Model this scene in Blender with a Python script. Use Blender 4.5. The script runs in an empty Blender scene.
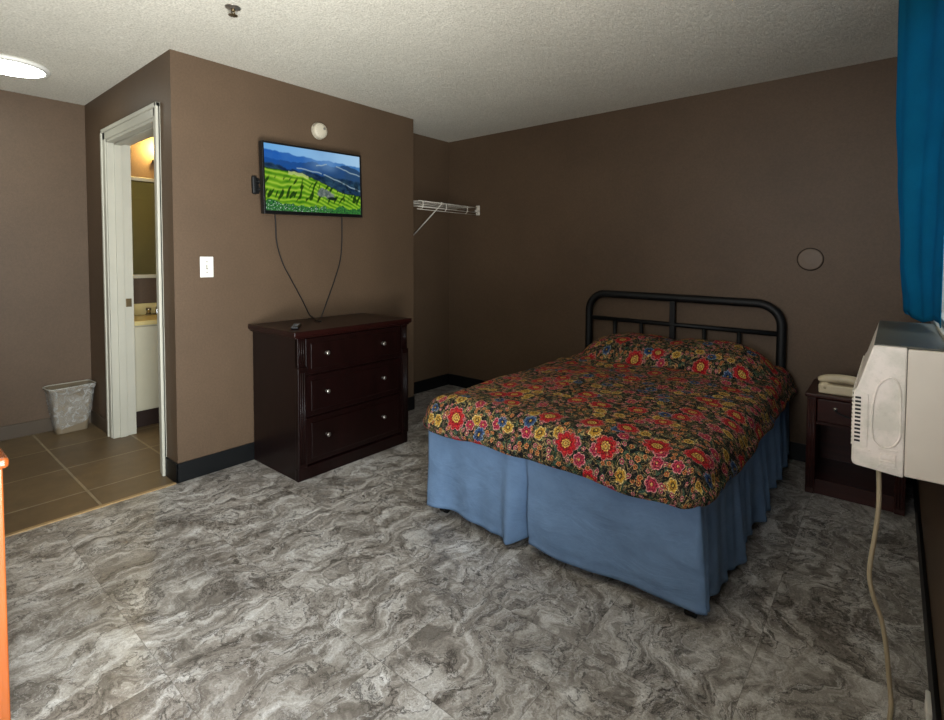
import bpy, bmesh, math, random
from mathutils import Vector, Matrix, noise
random.seed(7)
C = bpy.context.scene.collection
PI = math.pi
H = 2.44
XR, YB, Y2, XL, XA = 3.242, 2.673, 1.854, -1.662, -0.343   # right wall, back wall, tv wall end, left wall, alcove side wall

# ------------------------------------------------------------------ helpers
def lin(h):
    h = h.lstrip('#'); r = []
    for i in (0, 2, 4):
        c = int(h[i:i+2], 16)/255
        r.append(c/12.92 if c <= .04045 else ((c+.055)/1.055)**2.4)
    return (r[0], r[1], r[2], 1)

class MB:
    def __init__(s): s.bm = bmesh.new()
    def box(s, x0, x1, y0, y1, z0, z1, bev=0, seg=2, mi=0):
        b = bmesh.new()
        bmesh.ops.create_cube(b, size=1)
        for v in b.verts:
            v.co = Vector(((x0+x1)/2 + v.co.x*(x1-x0), (y0+y1)/2 + v.co.y*(y1-y0), (z0+z1)/2 + v.co.z*(z1-z0)))
        if bev > 0:
            bmesh.ops.bevel(b, geom=b.edges[:], offset=bev, segments=seg, profile=.5, affect='EDGES')
        for f in b.faces: f.material_index = mi
        s.merge(b); return s
    def merge(s, b, M=None):
        if M is not None: bmesh.ops.transform(b, matrix=M, verts=b.verts)
        vm = {}
        for v in b.verts: vm[v] = s.bm.verts.new(v.co)
        for f in b.faces:
            try:
                nf = s.bm.faces.new([vm[v] for v in f.verts]); nf.material_index = f.material_index; nf.smooth = f.smooth
            except ValueError: pass
        b.free()
    def tube(s, pts, r, n=12, caps=True, closed=False, flat=1.0):
        pts = [Vector(p) for p in pts]; rings = []
        m = len(pts); up = None
        for i, p in enumerate(pts):
            if closed: t = (pts[(i+1) % m]-pts[i-1])
            else: t = pts[min(i+1, m-1)]-pts[max(i-1, 0)]
            t.normalize()
            if up is None:
                a = Vector((0, 0, 1)) if abs(t.z) < .9 else Vector((1, 0, 0))
                up = (a - t*a.dot(t)).normalized()
            else:
                up = (up - t*up.dot(t)).normalized()
            w = t.cross(up)
            rr = r[i] if isinstance(r, (list, tuple)) else r
            rings.append([s.bm.verts.new(p + (up*math.cos(2*PI*k/n)*flat + w*math.sin(2*PI*k/n))*rr) for k in range(n)])
        for i in range(m if closed else m-1):
            A, B = rings[i], rings[(i+1) % m]
            for k in range(n):
                f = s.bm.faces.new([A[k], A[(k+1) % n], B[(k+1) % n], B[k]]); f.smooth = True
        if caps and not closed:
            s.bm.faces.new(rings[0][::-1]); s.bm.faces.new(rings[-1])
        return s
    def lathe(s, prof, M=None, n=32):
        b = bmesh.new(); rings = []
        for (r, z) in prof:
            if r < 1e-6: rings.append([b.verts.new((0, 0, z))])
            else: rings.append([b.verts.new((r*math.cos(2*PI*k/n), r*math.sin(2*PI*k/n), z)) for k in range(n)])
        for i in range(len(rings)-1):
            A, B = rings[i], rings[i+1]
            for k in range(n):
                a = A[k] if len(A) > 1 else A[0]; a2 = A[(k+1) % n] if len(A) > 1 else A[0]
                c = B[k] if len(B) > 1 else B[0]; c2 = B[(k+1) % n] if len(B) > 1 else B[0]
                q = []
                for v in (a, a2, c2, c):
                    if v not in q: q.append(v)
                if len(q) >= 3:
                    f = b.faces.new(q); f.smooth = True
        s.merge(b, M); return s
    def prism(s, poly, axis, a, b_, bev=0):
        """extrude a 2D polygon; axis 'x','y','z' is the extrusion axis"""
        b = bmesh.new()
        def mk(p, d):
            return {'x': (d, p[0], p[1]), 'y': (p[0], d, p[1]), 'z': (p[0], p[1], d)}[axis]
        A = [b.verts.new(mk(p, a)) for p in poly]; B = [b.verts.new(mk(p, b_)) for p in poly]
        n = len(poly)
        b.faces.new(A); b.faces.new(B[::-1])
        for i in range(n): b.faces.new([A[i], B[i], B[(i+1) % n], A[(i+1) % n]])
        bmesh.ops.recalc_face_normals(b, faces=b.faces[:])
        if bev > 0: bmesh.ops.bevel(b, geom=b.edges[:], offset=bev, segments=2, profile=.5, affect='EDGES')
        s.merge(b); return s
    def build(s, name, mat, parent=None, smooth=None, recalc=True):
        if recalc: bmesh.ops.recalc_face_normals(s.bm, faces=s.bm.faces[:])
        me = bpy.data.meshes.new(name); s.bm.to_mesh(me); s.bm.free()
        o = bpy.data.objects.new(name, me); C.objects.link(o)
        for m in (mat if isinstance(mat, (list, tuple)) else [mat]): me.materials.append(m)
        if smooth is not None:
            for p in me.polygons: p.use_smooth = smooth
        if parent is not None:
            o.parent = parent
            M = Matrix.Identity(4); q = parent
            while q is not None:
                M = q.matrix_basis @ M; q = q.parent
            o.matrix_basis = M.inverted()   # geometry is written in world coordinates
        return o

def thing(name, label, cat, loc=(0, 0, 0), group=None):
    o = bpy.data.objects.new(name, None); C.objects.link(o); o.location = loc; o.empty_display_size = .1
    o['label'] = label; o['category'] = cat
    if group: o['group'] = group
    return o
def tag(o, label, cat, group=None, kind=None):
    o['label'] = label; o['category'] = cat
    if group: o['group'] = group
    if kind: o['kind'] = kind
    return o
def struct(o): o['kind'] = 'structure'; return o
def rotate_about(o, pivot, M):
    P = Matrix.Translation(Vector(pivot)); o.matrix_basis = P @ M @ P.inverted() @ o.matrix_basis

# ------------------------------------------------------------------ node helpers
class NT:
    def __init__(s, name, rough=.6, spec=.3):
        s.m = bpy.data.materials.new(name); s.m.use_nodes = True; s.t = s.m.node_tree
        s.b = s.t.nodes['Principled BSDF']; s.b.inputs['Roughness'].default_value = rough
        s.b.inputs['Specular IOR Level'].default_value = spec
        s.out = s.t.nodes['Material Output']
    def n(s, typ, **kw):
        nd = s.t.nodes.new(typ)
        for k, v in kw.items(): setattr(nd, k, v)
        return nd
    def put(s, sock, v):
        if isinstance(v, bpy.types.NodeSocket): s.t.links.new(v, sock)
        elif v is not None: sock.default_value = v
    def math(s, op, a, b=None, c=None, clamp=False):
        nd = s.n('ShaderNodeMath', operation=op, use_clamp=clamp)
        s.put(nd.inputs[0], a)
        if b is not None: s.put(nd.inputs[1], b)
        if c is not None: s.put(nd.inputs[2], c)
        return nd.outputs[0]
    def vmath(s, op, a, b=None):
        nd = s.n('ShaderNodeVectorMath', operation=op); s.put(nd.inputs[0], a)
        if b is not None:
            s.put(nd.inputs[3 if op == 'SCALE' else 1], b)
        return nd.outputs['Value' if op in ('LENGTH', 'DOT_PRODUCT', 'DISTANCE') else 'Vector']
    def mix(s, f, a, b):
        nd = s.n('ShaderNodeMix', data_type='RGBA'); s.put(nd.inputs[0], f); s.put(nd.inputs[6], a); s.put(nd.inputs[7], b)
        return nd.outputs[2]
    def noise(s, v, scale, detail=2, rough=.5, dist=0, out='Fac', dims='3D'):
        nd = s.n('ShaderNodeTexNoise', noise_dimensions=dims); s.put(nd.inputs['Vector'], v)
        nd.inputs['Scale'].default_value = scale; nd.inputs['Detail'].default_value = detail
        nd.inputs['Roughness'].default_value = rough; nd.inputs['Distortion'].default_value = dist
        return nd.outputs[out]
    def ramp(s, f, stops, interp='LINEAR'):
        nd = s.n('ShaderNodeValToRGB'); nd.color_ramp.interpolation = interp
        e = nd.color_ramp.elements
        e[0].position, e[0].color = stops[0]; e[1].position, e[1].color = stops[-1]
        for p, c in stops[1:-1]:
            x = e.new(p); x.color = c
        s.put(nd.inputs[0], f); return nd.outputs[0]
    def remap(s, v, a, b, c=0, d=1):
        nd = s.n('ShaderNodeMapRange'); s.put(nd.inputs[0], v)
        for i, x in enumerate((a, b, c, d)): nd.inputs[i+1].default_value = x
        return nd.outputs[0]
    def coord(s, kind='Object'): return s.n('ShaderNodeTexCoord').outputs[kind]
    def pos(s): return s.n('ShaderNodeNewGeometry').outputs['Position']
    def mapping(s, v, scale=(1, 1, 1), loc=(0, 0, 0), rot=(0, 0, 0)):
        nd = s.n('ShaderNodeMapping'); s.put(nd.inputs[0], v)
        nd.inputs['Scale'].default_value = scale; nd.inputs['Location'].default_value = loc; nd.inputs['Rotation'].default_value = rot
        return nd.outputs[0]
    def bump(s, h, strength=.3, dist=.01):
        nd = s.n('ShaderNodeBump'); nd.inputs['Strength'].default_value = strength; nd.inputs['Distance'].default_value = dist
        s.put(nd.inputs['Height'], h); s.t.links.new(nd.outputs[0], s.b.inputs['Normal']); return nd
    def color(s, c): s.put(s.b.inputs['Base Color'], c)

def W(v): return (v, v, v, 1)
def simple(name, hexc, rough=.5, spec=.4, metal=0, var=.12, scale=30, bump=0, bscale=200):
    t = NT(name, rough, spec); t.b.inputs['Metallic'].default_value = metal
    c = lin(hexc); co = t.coord()
    d = tuple(x*(1-var) for x in c[:3])+(1,); l = tuple(min(1, x*(1+var)) for x in c[:3])+(1,)
    t.color(t.mix(t.noise(co, scale, 4), d, l))
    if bump: t.bump(t.noise(co, bscale, 3), bump, .002)
    return t.m
def emit(name, col, strength):
    t = NT(name, .5); t.b.inputs['Base Color'].default_value = col
    t.b.inputs['Emission Color'].default_value = col; t.b.inputs['Emission Strength'].default_value = strength
    return t.m

# ------------------------------------------------------------------ materials
def wall_paint(name, hexc):
    t = NT(name, .55, .28); p = t.pos()
    c = lin(hexc)
    n1 = t.noise(p, 1.7, 5, .6); n2 = t.noise(p, 90, 3, .7)
    a = t.mix(t.remap(n1, .3, .7), tuple(x*.88 for x in c[:3])+(1,), tuple(x*1.1 for x in c[:3])+(1,))
    t.color(t.mix(t.remap(n2, .35, .65), t.mix(.16, a, (0, 0, 0, 1)), a))
    h = t.math('ADD', t.noise(p, 130, 3, .6), t.math('MULTIPLY', t.noise(p, 18, 2), .6))
    t.bump(h, .28, .004); return t.m
M_wall = wall_paint('paint_brown', '#5C4A39')
M_wallback = wall_paint('paint_brown_back', '#5C4A39')

def ceiling_mat():
    t = NT('popcorn_ceiling', .9, .1); p = t.pos()
    n = t.noise(p, 105, 4, .75); n2 = t.noise(p, 2.2, 4, .6)
    base = t.mix(t.remap(n2, .3, .7), lin('#DCD8CA'), lin('#E8E4D6'))
    t.color(t.mix(t.remap(n, .38, .6), lin('#C4C0B2'), base))
    h = t.math('ADD', n, t.math('MULTIPLY', t.noise(p, 28, 3), .7))
    t.bump(h, .55, .010); return t.m
M_ceil = ceiling_mat()

def marble_mat():
    t = NT('marble_look_vinyl', .34, .45); p = t.pos()
    T = .457
    q = t.mapping(p, scale=(1/T, 1/T, 1), loc=(-1.885/T+8, -.355/T+8, 0))
    sx = t.n('ShaderNodeSeparateXYZ'); t.put(sx.inputs[0], q)
    fx = t.math('FRACT', sx.outputs[0]); fy = t.math('FRACT', sx.outputs[1])
    ex = t.math('MINIMUM', fx, t.math('SUBTRACT', 1, fx)); ey = t.math('MINIMUM', fy, t.math('SUBTRACT', 1, fy))
    seam = t.math('LESS_THAN', t.math('MINIMUM', ex, ey), .0026)
    ci = t.n('ShaderNodeCombineXYZ'); t.put(ci.inputs[0], t.math('FLOOR', sx.outputs[0])); t.put(ci.inputs[1], t.math('FLOOR', sx.outputs[1]))
    wn = t.n('ShaderNodeTexWhiteNoise', noise_dimensions='2D'); t.put(wn.inputs['Vector'], ci.outputs[0])
    pt = t.vmath('ADD', p, t.vmath('SCALE', wn.outputs['Color'], .10))
    def C(src, k): return t.vmath('SCALE', t.vmath('SUBTRACT', src, (.5, .5, .5)), k)
    w1 = C(t.noise(pt, 3.0, 3, .55, out='Color'), .42)
    w2 = C(t.noise(pt, 9, 5, .65, out='Color'), .13)
    pw = t.vmath('ADD', t.vmath('ADD', pt, w1), w2)
    def st(sc, rot, loc=(0, 0, 0)): return t.mapping(pw, scale=sc, rot=(0, 0, rot), loc=loc)
    a = t.noise(st((13, 5.2, 1), -.35), 1.0, 10, .70, .2)
    b = t.noise(pt, 1.6, 3, .5)
    base = t.ramp(a, [(.32, lin('#554f49')), (.43, lin('#7f7972')), (.50, lin('#9c968f')), (.56, lin('#b8b4ae')), (.66, lin('#d9d8d6'))])
    base = t.mix(t.math('MULTIPLY', t.remap(b, .5, .68), .45), base, lin('#79726a'))
    # agate contour lines
    def contour(src, k, w, c, amt, lo, hi, seed):
        nonlocal base
        f = t.math('ABSOLUTE', t.math('SINE', t.math('MULTIPLY', src, k)))
        m = t.math('MULTIPLY', t.remap(f, 0, w, 1, 0), t.remap(t.noise(t.mapping(pt, loc=(seed, seed, 0)), 4.0, 3), lo, hi))
        base = t.mix(t.math('MULTIPLY', m, amt, clamp=True), base, c)
    n1 = t.noise(st((5.5, 2.4, 1), -.3, (3, 1, 0)), 1.0, 4, .55)
    contour(n1, 95, .35, lin('#cdcbc9'), .5, .42, .58, 2)
    contour(n1, 60, .16, lin('#4c4641'), .65, .45, .6, 11)
    n2 = t.noise(st((4, 7, 1), .5, (8, 3, 0)), 1.0, 5, .6)
    contour(n2, 48, .12, lin('#46403b'), .6, .46, .6, 21)
    def vein(sc, rot, loc, w, c, amt, det=8):
        nonlocal base
        v = t.noise(st(sc, rot, loc), 1.0, det, .62)
        base = t.mix(t.math('MULTIPLY', t.remap(t.math('ABSOLUTE', t.math('SUBTRACT', v, .5)), 0, w, 1, 0), amt, clamp=True), base, c)
    vein((4.6, 2.2, 1), -.3, (4, 2, 0), .012, lin('#2f2a27'), .85)
    vein((2.2, 5.5, 1), .4, (9, 7, 0), .008, lin('#3a3431'), .7)
    vein((7, 3.0, 1), -.5, (1, 17, 0), .012, lin('#dfdedd'), .45)
    patch = t.remap(t.noise(pt, 2.8, 4, .65), .56, .66)
    sp = t.remap(t.noise(pt, 95, 3, .75), .40, .58, 1, 0)
    base = t.mix(t.math('MULTIPLY', t.math('MULTIPLY', patch, t.math('ADD', .25, t.math('MULTIPLY', sp, .7))), .9, clamp=True), base, lin('#3a3430'))
    fine = t.remap(t.noise(pt, 150, 4, .8), .3, .7, .70, 1.22)
    mm = t.n('ShaderNodeMix', data_type='RGBA', blend_type='MULTIPLY'); mm.inputs[0].default_value = 1
    t.put(mm.inputs[6], base); cc = t.n('ShaderNodeCombineColor'); [t.put(cc.inputs[i], fine) for i in range(3)]
    t.put(mm.inputs[7], cc.outputs[0])
    t.color(t.mix(t.math('MULTIPLY', seam, .4), mm.outputs[2], lin('#38342f')))
    t.put(t.b.inputs['Roughness'], t.remap(a, .3, .7, .42, .30))
    t.bump(t.math('ADD', a, t.math('MULTIPLY', seam, -.4)), .12, .003)
    return t.m
M_marble = marble_mat()

def tile_mat():
    t = NT('brown_ceramic_tile', .42, .35); p = t.pos()
    br = t.n('ShaderNodeTexBrick', offset=0, offset_frequency=2)
    t.put(br.inputs['Vector'], t.mapping(p, scale=(1, 1, 1), loc=(.28, .36, 0)))
    br.inputs['Scale'].default_value = 1; br.inputs['Mortar Size'].default_value = .0065
    br.inputs['Brick Width'].default_value = .457; br.inputs['Row Height'].default_value = .457
    br.inputs['Color1'].default_value = lin('#6b5940'); br.inputs['Color2'].default_value = lin('#756246'); br.inputs['Mortar'].default_value = lin('#93856b')
    n = t.noise(p, 9, 6, .65)
    t.color(t.mix(t.math('MULTIPLY', t.remap(n, .35, .7), .35), br.outputs['Color'], lin('#43362a')))
    t.bump(t.math('MULTIPLY', br.outputs['Fac'], -1), .25, .003); return t.m
M_tile = tile_mat()
M_tilebase = simple('tile_baseboard', '#493d2f', .4, .4, var=.2, scale=8)
M_black = simple('black_vinyl_base', '#06080a', .45, .35)
M_white = simple('white_trim_paint', '#B0AD9F', .45, .4, var=.1, scale=6, bump=.05)
M_whitepl = simple('white_plastic', '#DAD8D0', .35, .45, var=.03)
M_blackmetal = simple('black_metal', '#08090a', .55, .35)
M_blackpl = simple('black_plastic', '#0b0b0c', .3, .5)
M_alum = simple('brass_plate', '#6f6047', .35, .5, metal=.8)
M_chrome = simple('chrome', '#b8b8b8', .15, .5, metal=1)
M_nickel = simple('nickel_knob', '#a8a29a', .28, .5, metal=.9)
M_wire = simple('white_wire', '#D6CFC2', .4, .4, var=.05)
M_phone = simple('beige_plastic', '#C8B99A', .42, .4, var=.05)
M_cord = simple('beige_cord', '#A89A80', .5, .3, var=.08)
M_blackcord = simple('black_cord', '#120f0d', .5, .3)
M_kick = simple('dark_kick_board', '#241610', .5, .3)
M_cab = simple('cream_cabinet', '#B5AF99', .45, .4, var=.04)
M_counter = simple('cream_counter', '#C8B67E', .25, .5, var=.05)

def wood(name, c1, c2, rough=.3, axis='z', scale=1.0, spec=.5):
    t = NT(name, rough, spec); co = t.pos()
    s = {'z': (14, 14, 1.2), 'x': (1.2, 14, 14), 'y': (14, 1.2, 14)}[axis]
    n = t.noise(t.mapping(co, scale=tuple(k*scale for k in s)), 1.6, 7, .65, .6)
    t.color(t.ramp(n, [(.3, lin(c1)), (.7, lin(c2))])); t.bump(n, .06, .002); return t.m
M_cherry = wood('dark_cherry_wood', '#0c0302', '#180706', .32, spec=.28)
M_cherrytop = wood('dark_cherry_top', '#140504', '#240b08', .3, 'y', spec=.3)
M_ns = wood('nightstand_wood', '#220c08', '#38150e', .35, 'x', spec=.28)
M_orange = wood('orange_oak', '#7A3A16', '#9E5424', .25, 'z', .8)
M_thresh = wood('threshold_wood', '#8c7350', '#a88c62', .5, 'y')

def ac_mat():
    t = NT('aged_white_plastic', .42, .35); p = t.pos()
    n = t.noise(p, 12, 5, .6); n2 = t.noise(p, 60, 3, .7)
    c = t.mix(t.remap(n, .45, .62), lin('#EDE3DA'), lin('#D8D2C6'))
    t.color(t.mix(t.math('MULTIPLY', t.remap(n2, .55, .75), .3), c, lin('#b8b0a2'))); return t.m
M_ac = ac_mat()
M_acbody = simple('ac_sheet_metal', '#D8CFC2', .45, .35, var=.06, scale=9)
M_actop = simple('ac_top_shaded', '#4b4c44', .4, .4, var=.12, scale=12)  # shade on the AC top put into a darker colour

def cloth(name, hexc, var=.15, transl=0, fold=None, weave=900):
    t = NT(name, .85, .15); co = t.pos(); c = lin(hexc)
    n = t.noise(co, 6, 5, .65)
    n2 = t.noise(t.mapping(co, scale=(1, 1, 2)), 240, 2)
    a = t.mix(t.remap(n, .3, .7), tuple(x*(1-var) for x in c[:3])+(1,), tuple(x*(1+var) for x in c[:3])+(1,))
    a = t.mix(t.math('MULTIPLY', n2, .22), a, tuple(x*.5 for x in c[:3])+(1,))
    t.color(a); t.bump(n2, .15, .002)
    if transl:
        tr = t.n('ShaderNodeBsdfTranslucent'); t.put(tr.inputs[0], a)
        mx = t.n('ShaderNodeMixShader'); mx.inputs[0].default_value = transl
        t.t.links.new(t.b.outputs[0], mx.inputs[1]); t.t.links.new(tr.outputs[0], mx.inputs[2]); t.t.links.new(mx.outputs[0], t.out.inputs[0])
    return t.m
M_skirt = cloth('denim_blue_cloth', '#6E89AB', .16)
M_curtain = cloth('teal_curtain_cloth', '#0B7498', .1, .5)
M_matt = cloth('mattress_ticking', '#8f8a80', .05)

def floral_mat():
    t = NT('floral_bedspread_cloth', .8, .2)
    uv0 = t.coord('UV')
    wob = t.vmath('SCALE', t.vmath('SUBTRACT', t.noise(uv0, 14, 2, out='Color', dims='2D'), (.5, .5, .5)), .02)
    uv = t.vmath('ADD', uv0, wob)
    fine = t.noise(uv0, 190, 3, .7, dims='2D')
    col = t.mix(t.remap(t.noise(uv, 30, 3, dims='2D'), .45, .6), lin('#06070a'), lin('#0c141c'))
    # curling vines
    def vines(col, scale, off, width, c, amt):
        v = t.noise(t.mapping(uv, loc=(off, off*1.7, 0)), scale, 1.5, .5, 1.2, dims='2D')
        m = t.remap(t.math('ABSOLUTE', t.math('SUBTRACT', v, .5)), width*.5, width, 1, 0)
        return t.mix(t.math('MULTIPLY', m, amt, clamp=True), col, c)
    def cell(scale, off, stretch=1, rot=0, rnd=.9):
        vec = t.mapping(uv, scale=(scale, scale*stretch, 1), loc=(off, off*.37, 0), rot=(0, 0, rot))
        vo = t.n('ShaderNodeTexVoronoi', voronoi_dimensions='2D', feature='F1'); t.put(vo.inputs['Vector'], vec)
        vo.inputs['Scale'].default_value = 1; vo.inputs['Randomness'].default_value = rnd
        loc = t.vmath('SUBTRACT', vec, vo.outputs['Position'])
        sp = t.n('ShaderNodeSeparateXYZ'); t.put(sp.inputs[0], loc)
        sc = t.n('ShaderNodeSeparateColor'); t.put(sc.inputs[0], vo.outputs['Color'])
        return sp.outputs[0], sp.outputs[1], sc.outputs[0], sc.outputs[1], sc.outputs[2]
    def leaves(col, scale, off, L, Wd, cA, cB, edge, thr):
        x, y, r1, r2, r3 = cell(scale, off)
        an = t.math('MULTIPLY', r1, 6.283)
        ca, sa = t.math('COSINE', an), t.math('SINE', an)
        lx = t.math('ADD', t.math('MULTIPLY', x, ca), t.math('MULTIPLY', y, sa))
        ly = t.math('SUBTRACT', t.math('MULTIPLY', y, ca), t.math('MULTIPLY', x, sa))
        u = t.math('DIVIDE', lx, L)
        wd = t.math('MULTIPLY', t.math('SUBTRACT', 1, t.math('MULTIPLY', u, u)), Wd)
        d = t.math('DIVIDE', t.math('ABSOLUTE', ly), t.math('MAXIMUM', wd, .001))
        inside = t.math('MULTIPLY', t.math('LESS_THAN', d, 1), t.math('LESS_THAN', t.math('ABSOLUTE', u), 1))
        inside = t.math('MULTIPLY', inside, t.math('GREATER_THAN', r3, thr))
        lc = t.mix(r2, cA, cB)
        ribs = t.math('GREATER_THAN', t.math('SINE', t.math('MULTIPLY', u, 26)), .35)
        lc = t.mix(t.math('MULTIPLY', ribs, .45), lc, edge)
        rim = t.math('MAXIMUM', t.math('GREATER_THAN', d, .72), t.math('LESS_THAN', d, .12))
        lc = t.mix(t.math('MULTIPLY', rim, .75), lc, edge)
        return t.mix(inside, col, lc)
    def flowers(col, scale, off, petals, stops, thr, hues=None, rnd=.9):
        x, y, r1, r2, r3 = cell(scale, off, rnd=rnd)
        r = t.math('SQRT', t.math('ADD', t.math('MULTIPLY', x, x), t.math('MULTIPLY', y, y)))
        an = t.math('ARCTAN2', y, x)
        w = t.math('ABSOLUTE', t.math('COSINE', t.math('ADD', t.math('MULTIPLY', an, petals/2), t.math('MULTIPLY', r1, 6))))
        w2 = t.math('ADD', .8, t.math('MULTIPLY', w, .22))
        w2 = t.math('MULTIPLY', w2, t.math('ADD', .85, t.math('MULTIPLY', r2, .3)))
        q = t.math('DIVIDE', r, w2)
        c = t.ramp(q, stops, 'CONSTANT')
        if hues:
            c2 = t.ramp(q, hues, 'CONSTANT'); c = t.mix(t.math('GREATER_THAN', r1, .5), c, c2)
        m = t.math('MULTIPLY', t.math('LESS_THAN', q, stops[-1][0]), t.math('GREATER_THAN', r3, thr))
        return t.mix(m, col, c)
    L = lin
    col = vines(col, 17, 0, .035, L('#33482c'), .9)
    col = leaves(col, 25, 3, .42, .17, L('#143a40'), L('#1e452c'), L('#5a7a60'), .1)
    col = leaves(col, 31, 11, .45, .13, L('#4e1c12'), L('#1e3350'), L('#9a7a4a'), .25)
    col = vines(col, 24, 5, .02, L('#c9ae70'), .9)
    small_a = [(0, L('#d9b45a')), (.08, L('#7a2a16')), (.15, L('#c86a3c')), (.27, L('#e0b27a')), (.32, L('#000000'))]
    small_b = [(0, L('#e8d9a0')), (.1, L('#a03048')), (.2, L('#c85a70')), (.28, L('#d9b0a4')), (.32, L('#000000'))]
    col = flowers(col, 33, 1, 5, small_a, .2, small_b)
    med_a = [(0, L('#e9c860')), (.07, L('#3a2418')), (.12, L('#b8862c')), (.19, L('#d9a83c')), (.28, L('#ecd08a')), (.34, L('#000000'))]
    med_b = [(0, L('#f0c070')), (.06, L('#a8203a')), (.14, L('#cc3a58')), (.2, L('#8a1830')), (.25, L('#d2486a')), (.3, L('#e6a8a0')), (.34, L('#000000'))]
    col = flowers(col, 13, 6, 6, med_a, .5, med_b)
    blue = [(0, L('#d9a83c')), (.05, L('#18283c')), (.12, L('#2c4a7c')), (.2, L('#466a96')), (.25, L('#8fa6b8')), (.28, L('#000000'))]
    col = flowers(col, 10, 15, 8, blue, .82)
    big = [(0, L('#c87820')), (.035, L('#f0d070')), (.065, L('#8a4a1c')), (.09, L('#f0c860')), (.13, L('#a01418')), (.2, L('#d0202c')), (.27, L('#b4141f')), (.31, L('#e8868a')), (.335, L('#000000'))]
    col = flowers(col, 6.9, 2.2, 9, big, .42, rnd=.8)
    col = vines(col, 33, 9, .012, L('#c2a878'), .55)
    col = t.mix(t.math('MULTIPLY', t.remap(fine, .40, .60, 1, 0), .85), col, L('#0a0a0c'))
    t.color(col)
    t.bump(t.noise(uv0, 60, 3, .6, dims='2D'), .35, .004)
    return t.m
M_floral = floral_mat()

def glass_mat():
    t = NT('window_glass')
    a = t.n('ShaderNodeBsdfTransparent'); g = t.n('ShaderNodeBsdfGlossy'); g.inputs['Roughness'].default_value = .02
    mx = t.n('ShaderNodeMixShader'); mx.inputs[0].default_value = .05
    t.t.links.new(a.outputs[0], mx.inputs[1]); t.t.links.new(g.outputs[0], mx.inputs[2]); t.t.links.new(mx.outputs[0], t.out.inputs[0])
    return t.m
M_glass = glass_mat()
def liner_mat():
    t = NT('clear_plastic_bag', .2, .6); p = t.pos()
    n = t.noise(p, 28, 4, .6, 1.0); t.b.inputs['Base Color'].default_value = lin('#cfcfca'); t.bump(n, .9, .02)
    a = t.n('ShaderNodeBsdfTransparent'); mx = t.n('ShaderNodeMixShader'); t.put(mx.inputs[0], t.remap(n, .35, .7, .05, .6))
    t.t.links.new(a.outputs[0], mx.inputs[1]); t.t.links.new(t.b.outputs[0], mx.inputs[2]); t.t.links.new(mx.outputs[0], t.out.inputs[0])
    return t.m
M_liner = liner_mat()
M_bin = simple('taupe_plastic', '#786B57', .45, .35, var=.06)

def skirt_mat():
    m = M_skirt; nt = m.node_tree; b = nt.nodes['Principled BSDF']
    old = [l for l in nt.links if l.to_socket == b.inputs['Normal']][0].from_node
    g = nt.nodes.new('ShaderNodeNewGeometry'); mp = nt.nodes.new('ShaderNodeMapping'); mp.inputs['Rotation'].default_value = (.3, .7, .4); mp.inputs['Scale'].default_value = (5, 5, 9)
    n = nt.nodes.new('ShaderNodeTexNoise'); n.inputs['Scale'].default_value = 1; n.inputs['Detail'].default_value = 5; n.inputs['Distortion'].default_value = .6
    bp = nt.nodes.new('ShaderNodeBump'); bp.inputs['Strength'].default_value = .5; bp.inputs['Distance'].default_value = .03
    nt.links.new(g.outputs['Position'], mp.inputs[0]); nt.links.new(mp.outputs[0], n.inputs['Vector']); nt.links.new(n.outputs[0], bp.inputs['Height'])
    nt.links.new(old.outputs[0], bp.inputs['Normal']); nt.links.new(bp.outputs[0], b.inputs['Normal'])
skirt_mat()
# ------------------------------------------------------------------ room shell
TH = .12
struct(MB().box(0, XR+.1, -1.75, YB, -.1, 0).box(XA, 0, Y2, YB, -.1, 0).build('floor', M_marble))
struct(MB().box(XL, 0, -1.75, Y2-.1, -.1, -.001).build('floor_tile', M_tile))
struct(MB().box(XL-TH, XR+.1, -1.85, YB+TH, H, H+.1).build('ceiling', M_ceil))
struct(MB().box(XL-TH, XL, -1.75, 1.9, 0, H).build('wall_left', M_wall))
struct(MB().box(XA-TH, XR+.1, YB, YB+TH, 0, H).build('wall_back', M_wallback))
OX0, OX1, OZ = -1.125, -.218, 2.10       # bathroom doorway
m = MB()
m.prism([(0, 0), (0, Y2), (XA, Y2), (XA, Y2-.09), (-.1, Y2-.09), (-.1, .12), (OX1, .12), (OX1, 0)], 'z', 0, H)
struct(m.build('wall_center', M_wall))
m = MB().box(XL, OX0, 0, .12, 0, H).box(OX0, OX1, 0, .12, OZ, H)
struct(m.build('wall_doorway', M_wall))
struct(MB().box(XA-.09, XA, Y2-.09, YB, 0, H).build('wall_alcove', M_wall))
struct(MB().box(XL, XA-.09, 1.78, 1.9, 0, H).build('wall_bathroom', M_wall))
WY0, WY1, WZ0, WZ1 = .95, 2.33, 1.045, 2.2   # window
DY0, DY1, DZ = -1.6, -.62, 2.06            # open entry door
R1 = XR+.1
m = MB().box(XR, R1, DY1, WY0, 0, H).box(XR, R1, WY1, YB, 0, H).box(XR, R1, WY0, WY1, 0, WZ0).box(XR, R1, WY0, WY1, WZ1, H)
m.box(XR, R1, DY0, DY1, DZ, H).box(XR, R1, -1.75, DY0, 0, H)
struct(m.build('wall_right', M_wall))
FX0, FX1, FZ0, FZ1 = 2.15, 3.05, .92, 2.08   # unseen window opening, added to let light onto the AC end
struct(MB().box(XL-TH, FX0, -1.87, -1.75, 0, H).box(FX1, R1, -1.87, -1.75, 0, H).box(FX0, FX1, -1.87, -1.75, 0, FZ0).box(FX0, FX1, -1.87, -1.75, FZ1, H).build('wall_front', M_wall))
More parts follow.
